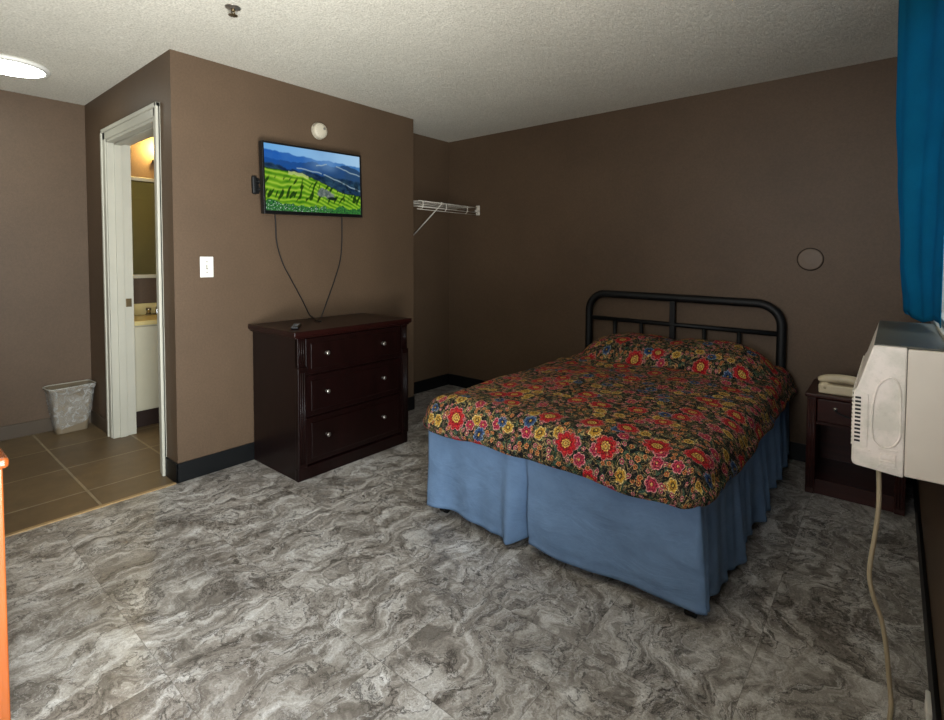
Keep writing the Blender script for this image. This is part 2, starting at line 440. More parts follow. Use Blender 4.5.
struct(MB().box(FX0, FX0+.03, -1.80, -1.76, FZ0, FZ1).box(FX1-.03, FX1, -1.80, -1.76, FZ0, FZ1).box(FX0, FX1, -1.80, -1.76, FZ0, FZ0+.03).box(FX0, FX1, -1.80, -1.76, FZ1-.03, FZ1).build('window_added', M_white))  # frame of the added, unseen front opening

# window: frame, sill, pane
m = MB()
for (a, b, c, d) in ((WY0, WY0+.04, WZ0, WZ1), (WY1-.04, WY1, WZ0, WZ1), (WY0, WY1, WZ0, WZ0+.03), (WY0, WY1, WZ1-.04, WZ1), (1.68, 1.72, WZ0, WZ1)):
    m.box(XR+.012, XR+.055, a, b, c, d, .003)
wf = struct(m.build('window_1', M_white))
g = MB().box(XR+.03, XR+.034, WY0+.03, WY1-.03, WZ0+.025, WZ1-.03).build('pane', M_glass, wf)
struct(MB().box(XR-.004, XR+.012, WY0-.02, WY1+.02, WZ0-.015, WZ0+.012, .003).build('trim_3', M_white))

# baseboards
BH = .112
def cove(name, mat, segs, h=BH, t_=.012):
    m = MB()
    for s in segs: m.box(*s, 0, h, .003)
    return struct(m.build(name, mat))
cove('baseboard_center', M_black, [(0, .012, -.012, Y2), (-.172, .012, -.012, 0)])
cove('baseboard_alcove', M_black, [(XA, XA+.012, Y2, YB), (XA, 0, Y2, Y2+.012)])
cove('baseboard_back', M_black, [(XA+.012, XR, YB-.012, YB)])
cove('baseboard_right', M_black, [(XR-.012, XR, DY1+.06, YB-.012)])
cove('baseboard_left', M_tilebase, [(XL, XL+.012, -1.75, 0)], .1)
cove('baseboard_doorway', M_tilebase, [(XL+.012, -1.205, -.012, 0)], .1)
cove('baseboard_bathroom', M_tilebase, [(XL, XL+.01, .66, 1.78), (XL, XA-.1, 1.77, 1.78)], .1)
struct(MB().box(-.015, .012, -1.75, -.012, 0, .006, .002).build('trim_2', M_thresh))

# bathroom door casing and jamb
m = MB()
def casing(x0, x1, z0, z1, y=-.02):
    m.box(x0, x1, y, 0, z0, z1, .005)
m.box(OX0-.078, OX0, -.018, 0, 0, OZ+.078, .006); m.box(OX0-.078, OX0-.05, -.026, 0, 0, OZ+.078, .005)
m.box(OX1, OX1+.065, -.018, 0, 0, OZ+.078, .006); m.box(OX1+.04, OX1+.065, -.026, 0, 0, OZ+.078, .005)
m.box(OX0-.078, OX1+.065, -.018, 0, OZ, OZ+.078, .006); m.box(OX0-.078, OX1+.065, -.026, 0, OZ+.05, OZ+.078, .005)
m.box(OX0, OX0+.018, -.012, .132, 0, OZ, .002); m.box(OX1-.018, OX1, -.012, .132, 0, OZ, .002); m.box(OX0, OX1, -.012, .132, OZ-.018, OZ, .002)
m.box(OX0+.018, OX0+.03, .03, .075, 0, OZ-.018, .002); m.box(OX1-.03, OX1-.018, .03, .075, 0, OZ-.018, .002); m.box(OX0+.018, OX1-.018, .03, .075, OZ-.03, OZ-.018, .002)
m.box(OX0-.06, OX0, .12, .135, 0, OZ+.06, .003)
tr = struct(m.build('trim_1', M_white))
MB().box(OX0+.016, OX0+.022, .082, .118, .93, .99, .002).build('strike_plate', M_alum, tr)

dl = struct(MB().box(OX1-.052, OX1-.016, .135, .99, .012, 2.06, .003).build('door_1', M_white))
for (z0, z1) in ((.2, .92), (1.08, 1.9)):
    for (y0, y1) in ((.23, .53), (.60, .90)):
        mm_ = MB().box(OX1-.057, OX1-.05, y0, y1, z0, z0+.03, .002).box(OX1-.057, OX1-.05, y0, y1, z1-.03, z1, .002).box(OX1-.057, OX1-.05, y0, y0+.03, z0+.03, z1-.03, .002).box(OX1-.057, OX1-.05, y1-.03, y1, z0+.03, z1-.03, .002)
        mm_.build('door_panel', M_white, dl)
MB().lathe([(0, 0), (.028, 0), (.012, .01), (.012, .03), (.028, .045), (.024, .062), (0, .066)], Matrix.Translation((OX1-.052, .93, .98)) @ Matrix.Rotation(-PI/2, 4, 'Y'), 20).build('door_handle', M_nickel, dl)
# entry door frame (the photographer stands in it)
m = MB().box(XR-.015, R1, DY1, DY1+.06, 0, DZ+.06, .004).box(XR-.015, R1, DY0-.06, DY0, 0, DZ+.06, .004).box(XR-.015, R1, DY0, DY1, DZ, DZ+.06, .004)
struct(m.build('trim_4', M_white))

# ------------------------------------------------------------------ ceiling light, sprinkler, detector, switch, cover plate
t = thing('ceiling_light', 'round white flush ceiling light glowing near the bathroom doorway', 'ceiling light', (-1.00, -.52, H))
Mx = Matrix.Translation((-1.00, -.52, H)) @ Matrix.Rotation(PI, 4, 'X')
MB().lathe([(0, 0), (.19, 0), (.192, .012), (.186, .022), (.165, .024), (.165, .015), (0, .015)], Mx, 48).build('frame', M_whitepl, t)
MB().lathe([(.164, .016), (.160, .024), (.12, .030), (0, .034)], Mx, 48).build('diffuser', emit('lamp_diffuser', (.93, 1, .92, 1), 15.0), t)

sx_, sy_ = .739, .002
t = thing('fire_sprinkler', 'small dark metal fire sprinkler head hanging from the popcorn ceiling', 'sprinkler', (sx_, sy_, H))
Mx = Matrix.Translation((sx_, sy_, H)) @ Matrix.Rotation(PI, 4, 'X')
MB().lathe([(0, 0), (.035, 0), (.033, .004), (.016, .008), (.014, .012), (0, .012)], Mx, 20).build('escutcheon', M_nickel, t)
MB().lathe([(0, .01), (.009, .01), (.009, .026), (.004, .03), (0, .03)], Mx, 12).build('body', M_alum, t)
m = MB()
for s in (-1, 1): m.tube([(sx_+s*.008, sy_, H-.022), (sx_+s*.016, sy_, H-.034), (sx_+s*.011, sy_, H-.048), (sx_, sy_, H-.054)], .0022, 8)
m.build('arm', M_alum, t)
m = MB().lathe([(0, .053), (.006, .053), (.017, .056), (.017, .058), (0, .058)], Mx, 16)
for k in range(10):
    a = 2*PI*k/10; m.box(sx_+math.cos(a)*.018-.003, sx_+math.cos(a)*.018+.003, sy_+math.sin(a)*.018-.003, sy_+math.sin(a)*.018+.003, H-.058, H-.056)
m.build('deflector', M_alum, t)
t.scale = (1, 1, .62)

Dy, Dz = .942, 2.168
t = thing('smoke_detector', 'round white smoke detector on the wall above the television', 'smoke detector', (0, Dy, Dz))
Mx = Matrix.Translation((0, Dy, Dz)) @ Matrix.Rotation(PI/2, 4, 'Y')
M_det = simple('aged_detector_plastic', '#C2B9A4', .45, .35, var=.05)
MB().lathe([(0, 0), (.058, 0), (.058, .008), (.055, .012)], Mx, 36).build('base_plate', M_det, t)
m = MB().lathe([(.053, .01), (.054, .026), (.048, .036), (.03, .041), (0, .042)], Mx, 36)
m.build('cover', M_det, t)
m = MB()
for k in range(16):
    a = 2*PI*k/16; c, s = math.cos(a), math.sin(a)
    m.tube([(.0395, Dy+c*.026, Dz+s*.026), (.037, Dy+c*.042, Dz+s*.042)], .0016, 6)
m.build('vent', simple('detector_vent', '#8d887c', .6), t)
MB().lathe([(0, .038), (.009, .038), (.009, .044), (0, .045)], Mx @ Matrix.Translation((-.014, .02, 0)), 16).build('test_button', simple('detector_button', '#77736a', .5), t)

t = thing('light_switch', 'white light switch plate on the brown wall beside the bathroom doorway', 'light switch', (0, .176, 1.23))
m = MB().box(0, .006, .138, .214, 1.17, 1.292, .003); m.build('plate', M_whitepl, t)
MB().box(.006, .008, .171, .181, 1.217, 1.243).build('slot', simple('switch_slot', '#8b867b', .5), t)
m = MB().prism([(.006, 1.222), (.019, 1.238), (.019, 1.246), (.006, 1.238)], 'y', .172, .180); m.build('toggle', M_whitepl, t)
m = MB()
for z in (1.2, 1.262): m = MB().lathe([(0, 0), (.0035, 0), (.003, .0015), (0, .002)], Matrix.Translation((.006, .176, z)) @ Matrix.Rotation(PI/2, 4, 'Y'), 10); m.build('screw', M_alum, t)

px_, pz_ = 2.712, 1.285
t = thing('cover_plate', 'round painted-over cover plate on the back wall beside the headboard', 'cover plate', (px_, YB, pz_))
Mx = Matrix.Translation((px_, YB, pz_)) @ Matrix.Rotation(PI/2, 4, 'X')
MB().lathe([(0, 0), (.066, 0), (.066, .005), (.062, .008), (.03, .010), (0, .010)], Mx, 40).build('disc', simple('cover_plate_paint', '#665545', .5, .3), t, smooth=False)
MB().lathe([(.0655, .0), (.072, .0), (.072, .003), (.0655, .004)], Mx, 40).build('rim', simple('dark_caulk', '#2a1d15', .7), t)

# ------------------------------------------------------------------ television
TX, TY0, TY1, TZ0, TZ1 = .10, .475, 1.232, 1.57, 2.02
tv = thing('television', 'flat television on the brown wall showing green rice terraces and blue mountains', 'television', (0, .85, 1.8))
MB().box(.062, TX, TY0, TY1, TZ0, TZ1, .005).build('housing', M_blackpl, tv)
m = MB(); bz = .013
m.box(TX, TX+.007, TY0, TY1, TZ1-bz, TZ1, .002); m.box(TX, TX+.007, TY0, TY1, TZ0, TZ0+.022, .002)
m.box(TX, TX+.007, TY0, TY0+bz, TZ0+.022, TZ1-bz, .002); m.box(TX, TX+.007, TY1-bz, TY1, TZ0+.022, TZ1-bz, .002)
m.build('bezel', M_blackpl, tv)
MB().box(.03, .062, .68, 1.02, 1.62, 1.86, .01).build('rear_cover', M_blackpl, tv)
m = MB().box(0, .008, .452, .50, 1.70, 1.80, .003).box(0, .012, .72, .98, 1.68, 1.9, .003)
m.tube([(.012, .476, 1.775), (.03, .50, 1.775), (.045, .62, 1.775)], .012, 10).tube([(.012, .476, 1.725), (.03, .50, 1.725), (.045, .62, 1.725)], .012, 10)
m.box(.004, .026, .448, .482, 1.695, 1.81, .01)
m.build('wall_mount', M_blackmetal, tv)

def screen():
    NX, NY = 220, 126
    y0, y1, z0, z1 = TY0+bz, TY1-bz, TZ0+.022, TZ1-bz
    def fb(x, y, k, o=4):
        return noise.fractal(Vector((x*k, y*k, 3.3)), 1.0, 2.0, o)
    def L(c): return Vector(lin(c)[:3])
    def lerp(a, b, f): f = max(0, min(1, f)); return a*(1-f)+b*f
    def sm(a, b, x):
        f = max(0, min(1, (x-a)/(b-a))); return f*f*(3-2*f)
    def col(u, v, sy):
        a = u*1.68
        # distant mountains and sky
        ridge1 = .93 - .10*u + .05*fb(a, 0, 3.1); ridge2 = .80 - .02*math.sin(u*7) + .06*fb(a, 1, 4)
        c = lerp(L('#6fb0e8'), L('#a9d0f0'), u)
        c = lerp(c, lerp(L('#1f5fb4'), L('#4b82bd'), u+.25*fb(a, v, 6)), sm(0, .02, ridge1-v))
        c = lerp(c, lerp(L('#16509c'), L('#2a4a70'), u*1.1+.2*fb(a, v, 7)), sm(0, .02, ridge2-v))
        haze = sm(.62, .8, v)*sm(.35, .55, u)*(1-sm(.6, .8, u)); c = lerp(c, L('#7aa6d4'), haze*.6*(.5+.5*fb(a, v, 5)+.3))
        r3 = .70 - .12*u + .05*fb(a, 2, 5)
        shade = .5+.9*fb(a*1.2+v, v*2.4, 6)
        c = lerp(c, lerp(L('#0c2444'), L('#2c4c62'), shade), sm(0, .03, r3-v))
        # pale ridge lines falling right
        for (u0, v0, u1, v1) in ((.58, .63, 1.0, .40), (.30, .68, .56, .64), (.72, .78, 1.0, .66), (.5, .75, .62, .80)):
            if u0 < u < u1:
                vv = v0+(v1-v0)*(u-u0)/(u1-u0)+.012*fb(a, 4, 9); c = lerp(c, L('#9fb8c4'), (1-sm(.004, .014, abs(v-vv)))*.75)
        c = lerp(c, L('#0a1a26'), sm(.1, .35, fb(a, v, 11))*.8*(1-sm(.45, .6, v))*sm(.3, .35, u))
        # green slope left
        top = .645 - .10*u - .55*max(0, u-.33)**1.2 + .012*fb(a, 3, 14)
        top2 = .36 - .10*abs(u-.72) - .14*max(0, u-.85) + .02*fb(a, 6, 8) if u > .5 else -1
        t_ = max(top, top2)
        if v < t_:
            ph = v*82 + 6*fb(a, v, 1.6) + 22*u + 2.2*math.sin(u*11+v*3)
            if u > .5: ph = v*95 + u*46 + 16*u*u + 4*fb(a, v, 1.8)
            s_ = .5+.5*math.sin(ph)
            g_ = lerp(L('#3f7d14'), L('#8fc02a'), s_*.8+.3*fb(a, v, 6)+.15)
            g_ = lerp(g_, L('#b6cf50'), sm(.75, 1, s_)*.5*sm(0, .3, v))
            st = noise.noise(Vector((a*20-v*9, v*6, 8)))
            g_ = lerp(g_, L('#16380e'), sm(.12, .26, st)*.95*(1-sm(.47, .56, v))*sm(.12, .2, v))
            edge = sm(.0, .03, t_-v); c = lerp(L('#143016'), g_, edge)
            if 0.22 < u < .42 and t_-v < .05: c = lerp(c, L('#dfe89a'), .5)
        # grey village knoll
        d = math.hypot((u-.60)/.10, (v-.31-.06*fb(a, v, 8))/.085)
        c = lerp(c, lerp(L('#4a5a58'), L('#7d8780'), .5+fb(a, v, 20)), (1-sm(.75, 1.05, d)))
        d = math.hypot((u-.67)/.06, (v-.24)/.03); c = lerp(c, L('#14261c'), 1-sm(.7, 1.1, d))
        # shrubs and village at the bottom
        bt = .09 + .05*fb(a, 9, 10) + .05*(1-sm(0, .45, u))
        if v < bt:
            n_ = noise.noise(Vector((a*38, v*60, 1))); c = lerp(L('#173c2a'), L('#3f8a3a'), .5+n_)
            c = lerp(c, L('#cfe6d8'), sm(.32, .5, noise.noise(Vector((a*60, v*80, 5))))*(1-sm(.5, .7, u)))
        return c
    b = bmesh.new(); cl = b.loops.layers.float_color.new('pic'); V = []
    for j in range(NY+1):
        V.append([b.verts.new((TX+.0035, y0+(y1-y0)*i/NX, z0+(z1-z0)*j/NY)) for i in range(NX+1)])
    cc = [[col(i/NX, j/NY, 0) for i in range(NX+1)] for j in range(NY+1)]
    for j in range(NY):
        for i in range(NX):
            f = b.faces.new([V[j][i], V[j][i+1], V[j+1][i+1], V[j+1][i]])
            for lp, (jj, ii) in zip(f.loops, ((j, i), (j, i+1), (j+1, i+1), (j+1, i))):
                c = cc[jj][ii]; lp[cl] = (max(0, c[0]), max(0, c[1]), max(0, c[2]), 1)
    mb = MB(); mb.bm.free(); mb.bm = b
    t = NT('tv_picture', .25, .4); at = t.n('ShaderNodeVertexColor', layer_name='pic')
    t.b.inputs['Base Color'].default_value = (0, 0, 0, 1)
    t.t.links.new(at.outputs[0], t.b.inputs['Emission Color']); t.b.inputs['Emission Strength'].default_value = SCREEN
    return mb.build('screen', t.m, tv, recalc=False)
SCREEN = .85
screen()
for ch in list(tv.children): pass
rotate_about(tv, (0, .85, 1.8), Matrix.Rotation(math.radians(1.6), 4, 'X'))

def spline(pts, n=8):
    P = [Vector(p) for p in pts]; out = []
    for i in range(len(P)-1):
        p0 = P[max(i-1, 0)]; p1 = P[i]; p2 = P[i+1]; p3 = P[min(i+2, len(P)-1)]
        for k in range(n):
            s = k/n
            out.append(.5*((2*p1)+(-p0+p2)*s+(2*p0-5*p1+4*p2-p3)*s*s+(-p0+3*p1-3*p2+p3)*s**3))
    out.append(P[-1]); return out

DZT = .868   # dresser top height
o = MB().tube(spline([(.045, .585, 1.60), (.03, .598, 1.50), (.018, .612, 1.38), (.012, .655, 1.25), (.012, .715, 1.14), (.012, .80, .99), (.014, .845, .90), (.03, .86, .876), (.10, .83, DZT+.006), (.20, .78, DZT+.006), (.27, .77, DZT+.006)]), .0042, 8).build('power_cord', M_blackcord, tv)
o = MB().tube(spline([(.045, 1.10, 1.62), (.03, 1.112, 1.52), (.016, 1.12, 1.40), (.012, 1.108, 1.27), (.012, 1.06, 1.13), (.012, .995, .98), (.012, .96, .90), (.008, .95, .86), (.0075, .94, .7), (.0075, .94, .5)]), .0042, 8).build('signal_cable', M_blackcord, tv)

# ------------------------------------------------------------------ dresser
d = thing('dresser', 'dark cherry wood three-drawer dresser under the wall-mounted television', 'dresser', (.28, .88, 0))
BX, BY0, BY1 = .524, .442, 1.285
m = MB().box(.015, BX-.02, BY0+.012, BY1-.012, .0, .835, .003)
m.box(.015, BX-.004, BY0, BY0+.02, .0, .835, .003).box(.015, BX-.004, BY1-.02, BY1, .0, .835, .003)
m.build('body', M_cherry, d)
m = MB().box(.0125, BX+.022, BY0-.03, BY1+.03, .838, DZT, .006).box(.014, BX+.01, BY0-.015, BY1+.015, .826, .838, .003)
m.build('top', M_cherrytop, d)
m = MB().box(BX-.03, BX+.004, BY0-.004, BY1+.004, 0, .075, .005); m.build('plinth', M_cherry, d)
for y0 in (BY0, BY1-.05):
    m = MB().box(BX-.022, BX+.004, y0, y0+.05, .66, .826, .003)
    m.box(BX-.022, BX+.012, y0-.004, y0+.054, .075, .66, .004)
    for k in range(3): m.tube([(BX+.012, y0+.012+k*.013, .10), (BX+.012, y0+.012+k*.013, .63)], .004, 8)
    for k in range(3): m.tube([(BX+.004, y0+.012+k*.013, .68), (BX+.004, y0+.012+k*.013, .81)], .003, 8)
    m.build('pilaster', M_cherry, d)
for (z0, z1, kz) in ((.085, .355, .235), (.365, .60, .495), (.61, .82, .724)):
    m = MB().box(BX-.02, BX-.002, BY0+.055, BY1-.055, z0, z1, .004)
    m.box(BX-.002, BX+.006, BY0+.085, BY1-.085, z0+.03, z1-.03, .004)
    dr = m.build('drawer', M_cherry, d)
    for ky in (.63, 1.062):
        Mx = Matrix.Translation((BX+.006, ky, kz)) @ Matrix.Rotation(PI/2, 4, 'Y')
        MB().lathe([(0, 0), (.010, 0), (.006, .006), (.005, .012), (.011, .016), (.014, .021), (.011, .026), (0, .028)], Mx, 20).build('knob', M_nickel, dr)

r = thing('remote_control', 'black remote control lying on the left end of the dresser top', 'remote control', (.36, .50, DZT))
m = MB().box(-.022, .022, -.085, .085, .001, .018, .006, 3)
o = m.build('case', M_blackpl, r); o.matrix_basis = Matrix.Identity(4)
m = MB()
for i in range(3):
    for j in range(7): m.box(-.014+i*.011, -.008+i*.011, -.07+j*.018, -.061+j*.018, .018, .0195, .0005)
o = m.build('buttons', simple('remote_buttons', '#6b6f74', .4), r); o.matrix_basis = Matrix.Identity(4)
r.rotation_euler = (0, 0, math.radians(52)); r.location = (.37, .53, DZT)

# ------------------------------------------------------------------ waste bin
bn = thing('waste_bin', 'taupe rectangular waste bin with clear bag liner in the tiled corner', 'waste bin', (-1.545, -.135, 0))
def rrect(cx, cy, w, d_, z, rad, n=6):
    out = []
    for (sx, sy, a0) in ((1, 1, 0), (-1, 1, PI/2), (-1, -1, PI), (1, -1, 1.5*PI)):
        for k in range(n+1):
            a = a0+PI/2*k/n; out.append(Vector((cx+sx*(w/2-rad)+rad*math.cos(a), cy+sy*(d_/2-rad)+rad*math.sin(a), z)))
    return out
def shell(rings, smooth=True, closed_bottom=True):
    m = MB(); R = [[m.bm.verts.new(p) for p in r] for r in rings]; n = len(R[0])
    for i in range(len(R)-1):
        for k in range(n):
            f = m.bm.faces.new([R[i][k], R[i][(k+1) % n], R[i+1][(k+1) % n], R[i+1][k]]); f.smooth = smooth
    if closed_bottom: m.bm.faces.new(R[0][::-1])
    return m
bh = .335
rings = [rrect(0, 0, .11, .19, .0, .03)] + [rrect(0, 0, .11+.05*s, .19+.075*s, bh*s, .035) for s in (.02, .3, .6, .93)]
rings += [rrect(0, 0, .168, .282, bh*.94, .04), rrect(0, 0, .170, .284, bh, .04), rrect(0, 0, .160, .272, bh, .038), rrect(0, 0, .150, .26, bh*.9, .035), rrect(0, 0, .106, .186, .01, .03)]
m = shell(rings); m.bm.faces.new(list(m.bm.verts)[-28:]) if False else None
o = m.build('bin_body', M_bin, bn); o.matrix_basis = Matrix.Identity(4)
rings = []
for i, s in enumerate((.10, .3, .45, .5, .55, .75, .9, .98, 1.015, 1.02, .97, .8)):
    inner = i >= 10
    e = .008 if not inner else -.018
    rr = rrect(0, 0, .11+.055*s+.014*(s > .9)+e, .19+.08*s+.014*(s > .9)+e, bh*s, .036)
    for p in rr:
        nn = noise.noise(p*22+Vector((i*.7, 3, 0)))*.007
        dd = Vector((p.x, p.y, 0)).normalized(); p += dd*(nn+(.004 if abs(s-.5) < .03 else 0))
        if i == 0: p.z += noise.noise(p*14)*.05 + .02
        if s > .95: p.z += nn*.8
    rings.append(rr)
m = shell(rings, closed_bottom=False); o = m.build('bag_liner', M_liner, bn); o.matrix_basis = Matrix.Identity(4)
m = MB(); pts = [p+Vector((0, 0, .003)) for p in rrect(0, 0, .176, .290, bh, .042, 8)]
for p in pts: p.z += noise.noise(p*30)*.004; p.x += noise.noise(p*40)*.003
m.tube(pts, .0035, 6, closed=True); o = m.build('bag_rim', simple('bag_edge', '#b9b4a6', .3), bn); o.matrix_basis = Matrix.Identity(4)
bn.rotation_euler = (0, 0, math.radians(4)); bn.location = (-1.563, -.155, 0)

# ------------------------------------------------------------------ bathroom fittings
VX = -1.215
v = thing('vanity_cabinet', 'cream vanity cabinet with dark kick board seen through the bathroom doorway', 'cabinet', (-1.43, .45, 0))
MB().box(XL+.002, VX-.02, .15, .95, .125, .775, .003).build('body', M_cab, v)
MB().box(XL+.002, VX-.03, .15, .95, 0, .125).build('kick_board', M_kick, v)
for (a, b) in ((.16, .545), (.555, .94)):
    dd = MB().box(VX-.02, VX-.003, a, b, .135, .765, .004).build('door', M_cab, v)
    MB().tube([(VX-.003, b-.03 if a < .3 else a+.03, .62), (VX+.02, b-.03 if a < .3 else a+.03, .62)], .008, 10).build('knob', M_chrome, dd)
v = thing('countertop', 'cream vanity counter with backsplash and basin in the bathroom', 'countertop', (-1.43, .45, .775))
m = MB(); 
m.box(XL+.002, VX+.012, .14, .96, .776, .81, .006); m.box(XL+.002, XL+.022, .14, .96, .81, .905, .004)
m.build('slab', M_counter, v)
MB().lathe([(.15, .0), (.155, .006), (.145, .008), (.135, .002), (0, .0015)], Matrix.Translation((-1.41, .56, .81)), 36).build('basin_rim', M_counter, v)
f = thing('faucet', 'chrome faucet standing on the cream bathroom counter', 'faucet', (-1.585, .46, .81))
m = MB().box(-1.605, -1.565, .36, .52, .811, .822, .004).tube(spline([(-1.585, .44, .82), (-1.585, .44, .865), (-1.55, .44, .885), (-1.50, .44, .87)]), .010, 12); m.build('spout', M_chrome, f)
for yy in (.378, .502):
    MB().lathe([(0, 0), (.017, 0), (.013, .02), (.02, .03), (.02, .045), (0, .05)], Matrix.Translation((-1.585, yy, .822)), 16).build('handle', M_chrome, f)
t = thing('medicine_cabinet', 'mirrored medicine cabinet with white frame above the vanity', 'mirror cabinet', (XL, .3, 1.5))
MB().box(XL+.001, XL+.07, .145, .475, 1.115, 1.93, .003).build('box', M_cab, t)
m = MB()
for (a, b, c, e) in ((.145, .17, 1.115, 1.93), (.45, .475, 1.115, 1.93), (.17, .45, 1.115, 1.145), (.17, .45, 1.90, 1.93)): m.box(XL+.07, XL+.084, a, b, c, e, .004)
m.build('frame', M_cab, t)
MB().box(XL+.07, XL+.075, .17, .45, 1.145, 1.90).build('mirror', simple('mirror_glass', '#b4bdb0', .03, .5, metal=1, var=.02), t)
t = thing('vanity_light', 'warm glowing bathroom light bar above the mirror cabinet', 'wall lamp', (XL, .7, 2.12))
MB().box(XL+.001, XL+.03, .45, .95, 2.065, 2.095, .006).build('back_plate', M_blackmetal, t)
m = MB().tube([(XL+.03, .56, 2.09), (XL+.09, .50, 2.075), (XL+.12, .44, 2.07)], .006, 8); m.build('arm', M_blackmetal, t)
for yy in (.56, .82):
    MB().lathe([(0, -.06), (.03, -.055), (.05, -.02), (.055, .02), (.04, .055), (0, .07)], Matrix.Translation((XL+.11, yy, 2.13)), 24).build('shade', emit('warm_bulb', (1, .62, .22, 1), 14), t)

# ------------------------------------------------------------------ wire shelf in the alcove
SZ = 1.765
s_ = thing('wire_shelf', 'white wire closet shelf with diagonal brace in the alcove', 'wire shelf', (XA, 2.25, SZ))
m = MB(); fx = .045; ya, yb = Y2+.016, YB-.004
ZL = SZ-.048
for (x, z) in ((fx, SZ), (fx, ZL), (XA+.012, SZ)): m.tube([(x, ya, z), (x, yb, z)], .0032, 8)
for x in (-.12, -.23): m.tube([(x, ya, SZ-.004), (x, yb, SZ-.004)], .0028, 8)
m.tube([(fx-.02, ya, ZL-.02), (fx-.02, yb, ZL-.02)], .0026, 8)
m.build('rods', M_wire, s_)
m = MB(); y = ya+.02; k = 0
while y < yb:
    m.tube([(XA+.012, y, SZ+.003), (fx, y, SZ+.003)], .0010, 5); y += .028; k += 1
m.build('deck_wires', M_wire, s_)
for y in (1.92, 2.21, 2.5): MB().tube([(fx+.002, y, SZ+.002), (fx+.002, y, ZL), (fx-.02, y, ZL-.022)], .0045, 8).build('lip_clip', M_wire, s_)
m = MB().tube([(fx, 2.155, SZ-.004), (XA+.008, 2.155, SZ-.285)], .0055, 8).tube([(fx-.02, 2.155, SZ-.004), (fx, 2.155, SZ+.004)], .007, 8)
m.box(XA, XA+.01, 2.143, 2.167, SZ-.31, SZ-.26, .002); m.build('brace', M_wire, s_)
m = MB().box(fx-.03, fx+.014, YB-.012, YB-.001, ZL-.025, SZ+.02, .004).box(fx-.02, fx+.012, YB-.04, YB-.01, SZ-.04, SZ-.02, .003).box(fx-.012, fx+.006, YB-.03, YB-.01, SZ-.055, SZ+.008, .003)
m.build('end_bracket', M_wire, s_)

# ------------------------------------------------------------------ bed
BXL, BXR, BF, BB = 1.335, 2.625, .675, 2.585
bed = thing('bed', 'full-size bed with blue skirt and black tubular metal headboard', 'bed', ((BXL+BXR)/2, 1.6, 0))
m = MB().box(BXL+.06, BXR-.06, BF+.10, BB, .12, .30, .02).box(BXL+.045, BXR-.045, BF+.075, BB-.01, .30, .555, .05, 4)
m.build('mattress', M_matt, bed, smooth=True)
m = MB()
for x in (BXL+.06, BXR-.09): m.box(x, x+.03, BF+.11, BB+.02, .10, .13)
m.box(BXL+.05, BXR-.05, BF+.10, BF+.13, .10, .12).box(BXL+.02, BXR-.02, 1.6, 1.63, .10, .12)
m.build('frame_rail', M_blackmetal, bed)
for (x, y) in ((BXL+.06, BF+.06), (BXR-.04, BF+.08), (BXL+.06, 2.4), (BXR-.06, 2.4)):
    MB().tube([(x, y, .055), (x, y, .12)], .016, 12).tube([(x-.018, y, .024), (x+.018, y, .024)], .024, 16).box(x-.016, x+.016, y-.02, y+.02, .045, .06, .004).build('caster_leg', M_blackmetal, bed)
# headboard
HY = 2.615; hx0, hx1, hzl, hzr = 1.235, 2.575, 1.01, .995
def hz(x, dz=0): return hzl+(hzr-hzl)*(x-hx0)/(hx1-hx0)+dz
pts = [(hx0, HY, 0), (hx0, HY, .5), (hx0, HY, hz(hx0)-.14)]
for k in range(1, 9): a = PI/2*k/9; pts.append((hx0+.14*(1-math.cos(a)), HY, hz(hx0)-.14+.14*math.sin(a)))
pts += [(hx0+.14, HY, hz(hx0+.14)), (1.9, HY, hz(1.9)), (hx1-.14, HY, hz(hx1-.14))]
for k in range(1, 9): a = PI/2*k/9; pts.append((hx1-.14*(1-math.sin(a)), HY, hz(hx1)-.14+.14*math.cos(a)))
pts += [(hx1, HY, hz(hx1)-.14), (hx1, HY, .5), (hx1, HY, 0)]
hb = MB().tube(pts, .028, 16).build('headboard', M_blackmetal, bed)
MB().tube([(hx0, HY, .815), (hx1, HY, .805)], .0165, 12).build('middle_rail', M_blackmetal, hb)
MB().tube([(hx0, HY, .42), (hx1, HY, .42)], .013, 12).build('lower_rail', M_blackmetal, hb)
MB().box(1.874, 1.912, HY-.015, HY+.015, .42, 1.0, .004).build('center_post', M_blackmetal, hb)
for x in (1.455, 1.665, 2.11, 2.33): MB().tube([(x, HY, .42), (x, HY, .81)], .0145, 10).build('spindle', M_blackmetal, hb)

